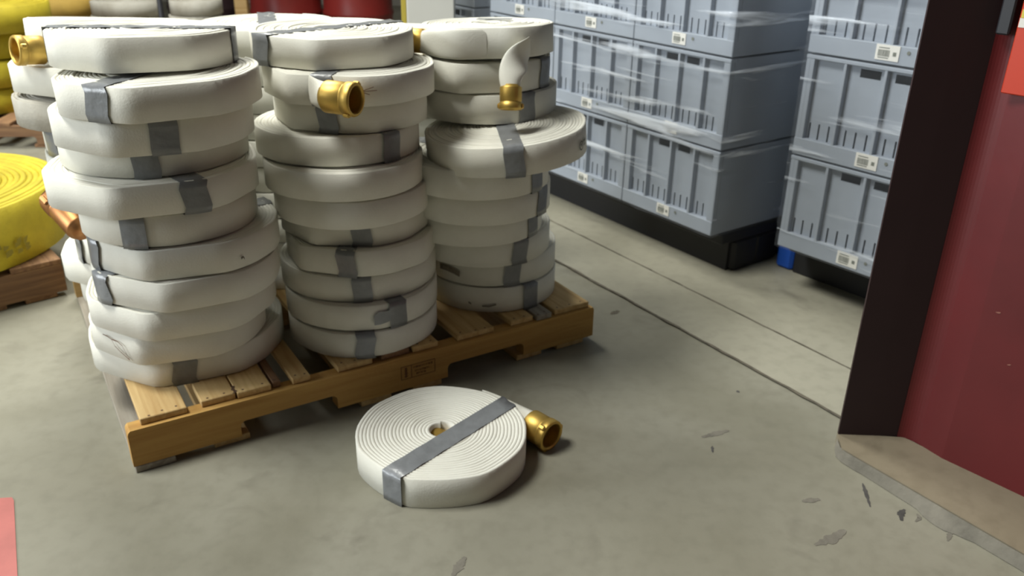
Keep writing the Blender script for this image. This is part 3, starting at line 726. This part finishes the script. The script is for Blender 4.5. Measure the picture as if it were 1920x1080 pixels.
# ================================================================ CRATES
def crate_meshes(W, H_):
    D = .60; g = .0015; x0, x1 = -W / 2 + g, W / 2 - g; r = .019; k = W / .43
    me = {}
    b = MB()
    # side walls, back, floor
    b.box((x0, r, .004), (x0 + .006, D, H_ - .012)); b.box((x1 - .006, r, .004), (x1, D, H_ - .012)); b.box((x0, D - .006, .004), (x1, D, H_ - .012)); b.box((x0, .012, .004), (x1, D, .012))
    zA, zB, zC, zD, zE = H_ * .18, H_ * .335, H_ * .845, H_ * .925, H_ * .96
    rib = [-.205 * k, -.105 * k, 0.0, .105 * k, .205 * k]
    # slotted zone
    cuts = []
    for a, c in zip(rib[:-1], rib[1:]):
        for f in (.22, .48, .76): cuts.append(a + (c - a) * f)
    xs = x0
    for c in cuts:
        b.box((xs, r, zA), (c - .0028, r + .004, zB)); xs = c + .0028
    b.box((xs, r, zA), (x1, r + .004, zB))
    b.box((x0, r, zB), (x1, r + .004, zC))
    # hand hole zone
    hw = .027 * k; hc = .045 * k
    b.box((x0, r, zC), (-hc - hw, r + .004, zD)); b.box((-hc + hw, r, zC), (hc - hw, r + .004, zD)); b.box((hc + hw, r, zC), (x1, r + .004, zD))
    b.box((x0, r, zD), (x1, r + .004, H_ - .012))
    me['crate_body'] = b.mesh('crate_body', M['crate'])
    b = MB(); b.box((x0, .0, .003), (x1, r + .002, zA), .002); me['base_band'] = b.mesh('base_band', M['crate'])
    b = MB(); b.box((x0, .0, H_ - .014), (x1, .030, H_ - .003), .0015); b.box((x0, .030, H_ - .014), (x0 + .02, D, H_ - .003)); b.box((x1 - .02, .030, H_ - .014), (x1, D, H_ - .003)); b.box((x0, D - .02, H_ - .014), (x1, D, H_ - .003))
    me['rim'] = b.mesh('rim', M['crate'])
    b = MB(); b.box((x0, .008, zE), (x1, r + .001, zE + .006)); me['ledge'] = b.mesh('ledge', M['crate'])
    b = MB(); b.box((-.0045, .001, zA - .002), (.0045, r + .001, H_ - .012), .001); me['rib'] = b.mesh('rib', M['crate'])
    b = MB(); b.box((-.013, .0015, zA - .002), (.013, r + .001, H_ - .012), .001); me['corner_post'] = b.mesh('corner_post', M['crate'])
    b = MB(); b.box((-.029 * k, -.0012, -.0175 * k), (.029 * k, .0005, .0175 * k)); me['label'] = b.mesh('paper_label', M['label'])
    b = MB(); rg = random.Random(6); x = -.023 * k
    while x < .006 * k:
        w_ = rg.uniform(.0006, .0018); b.box((x, -.0018, -.009 * k), (x + w_, -.0011, .006 * k)); x += w_ + rg.uniform(.0006, .0016)
    for z in (.0095, -.013): b.box((-.022 * k, -.0018, z * k), (.004 * k, -.0011, (z + .002) * k))
    b.box((.014 * k, -.0018, -.006 * k), (.022 * k, -.0011, .003 * k))
    me['barcode'] = b.mesh('barcode', M['print'])
    b = MB(); b.lathe([(.0, 0), (.005, 0), (.005, .001), (0, .001)], 12); me['plug'] = b.mesh('drain_plug', M['print'])
    return me, rib, zA
def crate(me, rib, zA, W, loc, rz, label, group):
    root = thing('plastic_crate', label, 'crate', loc, (0, 0, rz), group)
    for nm in ('crate_body', 'base_band', 'rim', 'ledge'): put(nm, me[nm], root)
    for x in rib: put('rib', me['rib'], root, (x, 0, 0))
    for sx in (-1, 1): put('corner_post', me['corner_post'], root, (sx * (W / 2 - .0155), 0, 0))
    lb = put('paper_label', me['label'], root, (-.006, -.0008, zA * .60), label='white barcode label'); put('barcode', me['barcode'], lb)
    put('drain_plug', me['plug'], root, (.052, -.0008, zA * .72), (PI / 2, 0, 0))
    return root
def stack(corner, ph, W, H_, n_col, z0, rows, label_fn, group, first=0.0, cols=None):
    d = Vector((cos(ph), sin(ph))); me, rib, zA = crate_meshes(W, H_)
    for c in range(n_col):
        for r in range(rows):
            s = first + (c + .5) * W * (1 if label_fn is None or first >= 0 else -1)
            if first < 0: s = first - (c + .5) * W
            p = Vector(corner) + d * s
            crate(me, rib, zA, W, (p.x, p.y, z0 + r * H_), ph, label_fn(c, r), group)
LC = (0.6474, 2.5637); LPH = -.9502
rown = ('bottom', 'middle', 'top')
coln = ('nearest column', 'middle column', 'farthest column')
stack(LC, LPH, .43, .2835, 3, .150, 3, lambda c, r: 'blue-grey slotted plastic crate, %s row, %s of the long wrapped stack' % (rown[r], coln[c]), 'crates of the long wrapped stack', first=-.012)
RC = (0.8307, 2.5211); RPH = -.885
stack(RC, RPH, .495, .299, 2, .150, 3, lambda c, r: 'blue-grey slotted plastic crate, %s row, %s of the stack beside the red jamb' % (rown[r], ('left column', 'right column')[c]), 'crates of the stack by the red jamb', first=.012)
dF = Vector((cos(LPH), sin(LPH))); FC = Vector(LC) - dF * 1.42
stack(FC, LPH, .43, .2835, 1, .150, 3, lambda c, r: 'blue-grey plastic crate, %s row of the farthest single stack' % rown[r], 'crates of the farthest stack', first=-.002)

# plastic pallets under the crates; black decks and panels paint the shade there
def plastic_pallet(label, corner, ph, L, D, first, inset=.0, m='blue', deck_in=.05, foot_m=None, shade_skirt=None, sk0=.02, fw=.085, dx0=0):
    d = Vector((cos(ph), sin(ph))); p = Vector(corner) + d * first
    root = thing('plastic_pallet', label, 'pallet', (p.x, p.y, 0), (0, 0, ph))
    b = MB(); b.box((dx0, inset + deck_in, .112), (L, D, .1485), .004); put('deck', b.mesh('deck', M[m]), root)
    b = MB(); b.box((0, 0, 0), (fw, .12, .112), .010); fm = b.mesh('foot', M[foot_m or m])
    for x in (0, L / 2 - .05, L - fw):
        for y in (inset, D / 2 - .06, D - .12): put('foot', fm, root, (x, y, .0005))
    if shade_skirt is not None:
        b = MB(); b.box((sk0, shade_skirt, .002), (L - .02, shade_skirt + .012, .1115), .002); put('shade_skirt', b.mesh('shade_skirt', M[m]), root)  # panel added to darken the gap below the crates
        b = MB(); b.box((L - .032, shade_skirt + .0125, .002), (L - .02, D - .02, .1115), .002); put('shade_skirt', b.mesh('shade_skirt', M[m]), root)
    return root
plastic_pallet('plastic pallet with painted-in black shade under the long crate stack', LC, LPH, 1.285, .58, -1.29, .12, m='black', deck_in=-.07, shade_skirt=.11)
plastic_pallet('plastic pallet with a bright blue foot and painted-in black shade under the right crate stack', RC, RPH, 1.05, .60, -.092, .17, m='black', deck_in=-.09, foot_m='blue', shade_skirt=.172, sk0=.07, fw=.064, dx0=.10)
plastic_pallet('black plastic pallet under the farthest crate stack', FC, LPH, .42, .55, -.425, .10, m='black')

# clear stretch film round the stacks
def film(label, corner, ph, s0, s1, D, z0, z1, seed):
    d = Vector((cos(ph), sin(ph))); p = Vector(corner)
    root_loc = (p.x, p.y, 0); rng = random.Random(seed)
    e = .005
    path = [(s0 - e, D + e), (s0 - e, D * .5), (s0 - e, -e)]
    n = int((s1 - s0) / .03)
    path += [(s0 + (s1 - s0) * i / n, -e) for i in range(1, n)]
    path += [(s1 + e, -e), (s1 + e, D * .5), (s1 + e, D + e)]
    zs = np.linspace(z0, z1, 44); rows = []
    ph1 = [rng.uniform(0, 6) for _ in range(5)]
    for (x, y) in path:
        row = []
        for z in zs:
            k = .0022 * sin(90 * (z + .22 * x) + ph1[0]) + .0018 * sin(170 * (z - .15 * x) + ph1[1]) + .0015 * sin(40 * x + 30 * z + ph1[2])
            row.append((x, y - max(0, k) if abs(y + e) < 1e-6 else y, z))
        rows.append(row)
    o = thing('stretch_film', label, 'film', root_loc, (0, 0, ph), me=grid_mesh('stretch_film', rows, M['film']))
    return o
film('clear glossy stretch film wrapped round the long crate stack', LC, LPH, -1.302, -.012, .60, .1495, .995, 1)
film('clear stretch film wrapped round the crate stack by the red jamb', RC, RPH, .012, 1.002, .60, .1505, 1.045, 2)
film('clear stretch film round the farthest crate stack', FC, LPH, -.43, 0, .60, .145, .995, 3)

# ================================================================ ON THE RED WALL
def wall_pt(s, z, off): q = WA + wd * s + wn * off; return (q.x, q.y, z)
wrot = math.atan2(wd.y, wd.x)
sx = .006
W_OFF = -((P0 - WA).dot(wn)) * -1
base = WA + wd * sx + wn * ((P0 - WA).dot(wn))
root = thing('wall_sign', 'red-orange sign with white and yellow top band on the red wall', 'sign', (base.x, base.y, .822), (0, 0, wrot))
b = MB(); b.box((0, -.006, 0), (.26, -.0005, .32), .002); put('plate', b.mesh('plate', M['red_sign']), root)
b = MB(); b.box((.002, -.0072, .119), (.25, -.006, .135)); put('white_band', b.mesh('white_band', M['sign_white']), root)
b = MB(); b.box((.003, -.0072, .1355), (.25, -.006, .150)); put('yellow_band', b.mesh('yellow_band', M['sign_yellow']), root)
b = MB(); b.add([(.004, -.0072, .1505), (.25, -.0072, .1505), (.25, -.0072, .19), (.030, -.0072, .172)], [(0, 1, 2, 3)]); put('white_shape', b.mesh('white_shape', M['sign_white']), root)
g = base - wd * .033
root = thing('wall_strip', 'dark grey vertical strip beside the red-orange sign', 'strip', (g.x, g.y, .925), (0, 0, wrot))
b = MB(); b.box((0, -.012, 0), (.024, -.0005, .45), .003); put('strip_body', b.mesh('strip_body', M['grey_strip']), root)
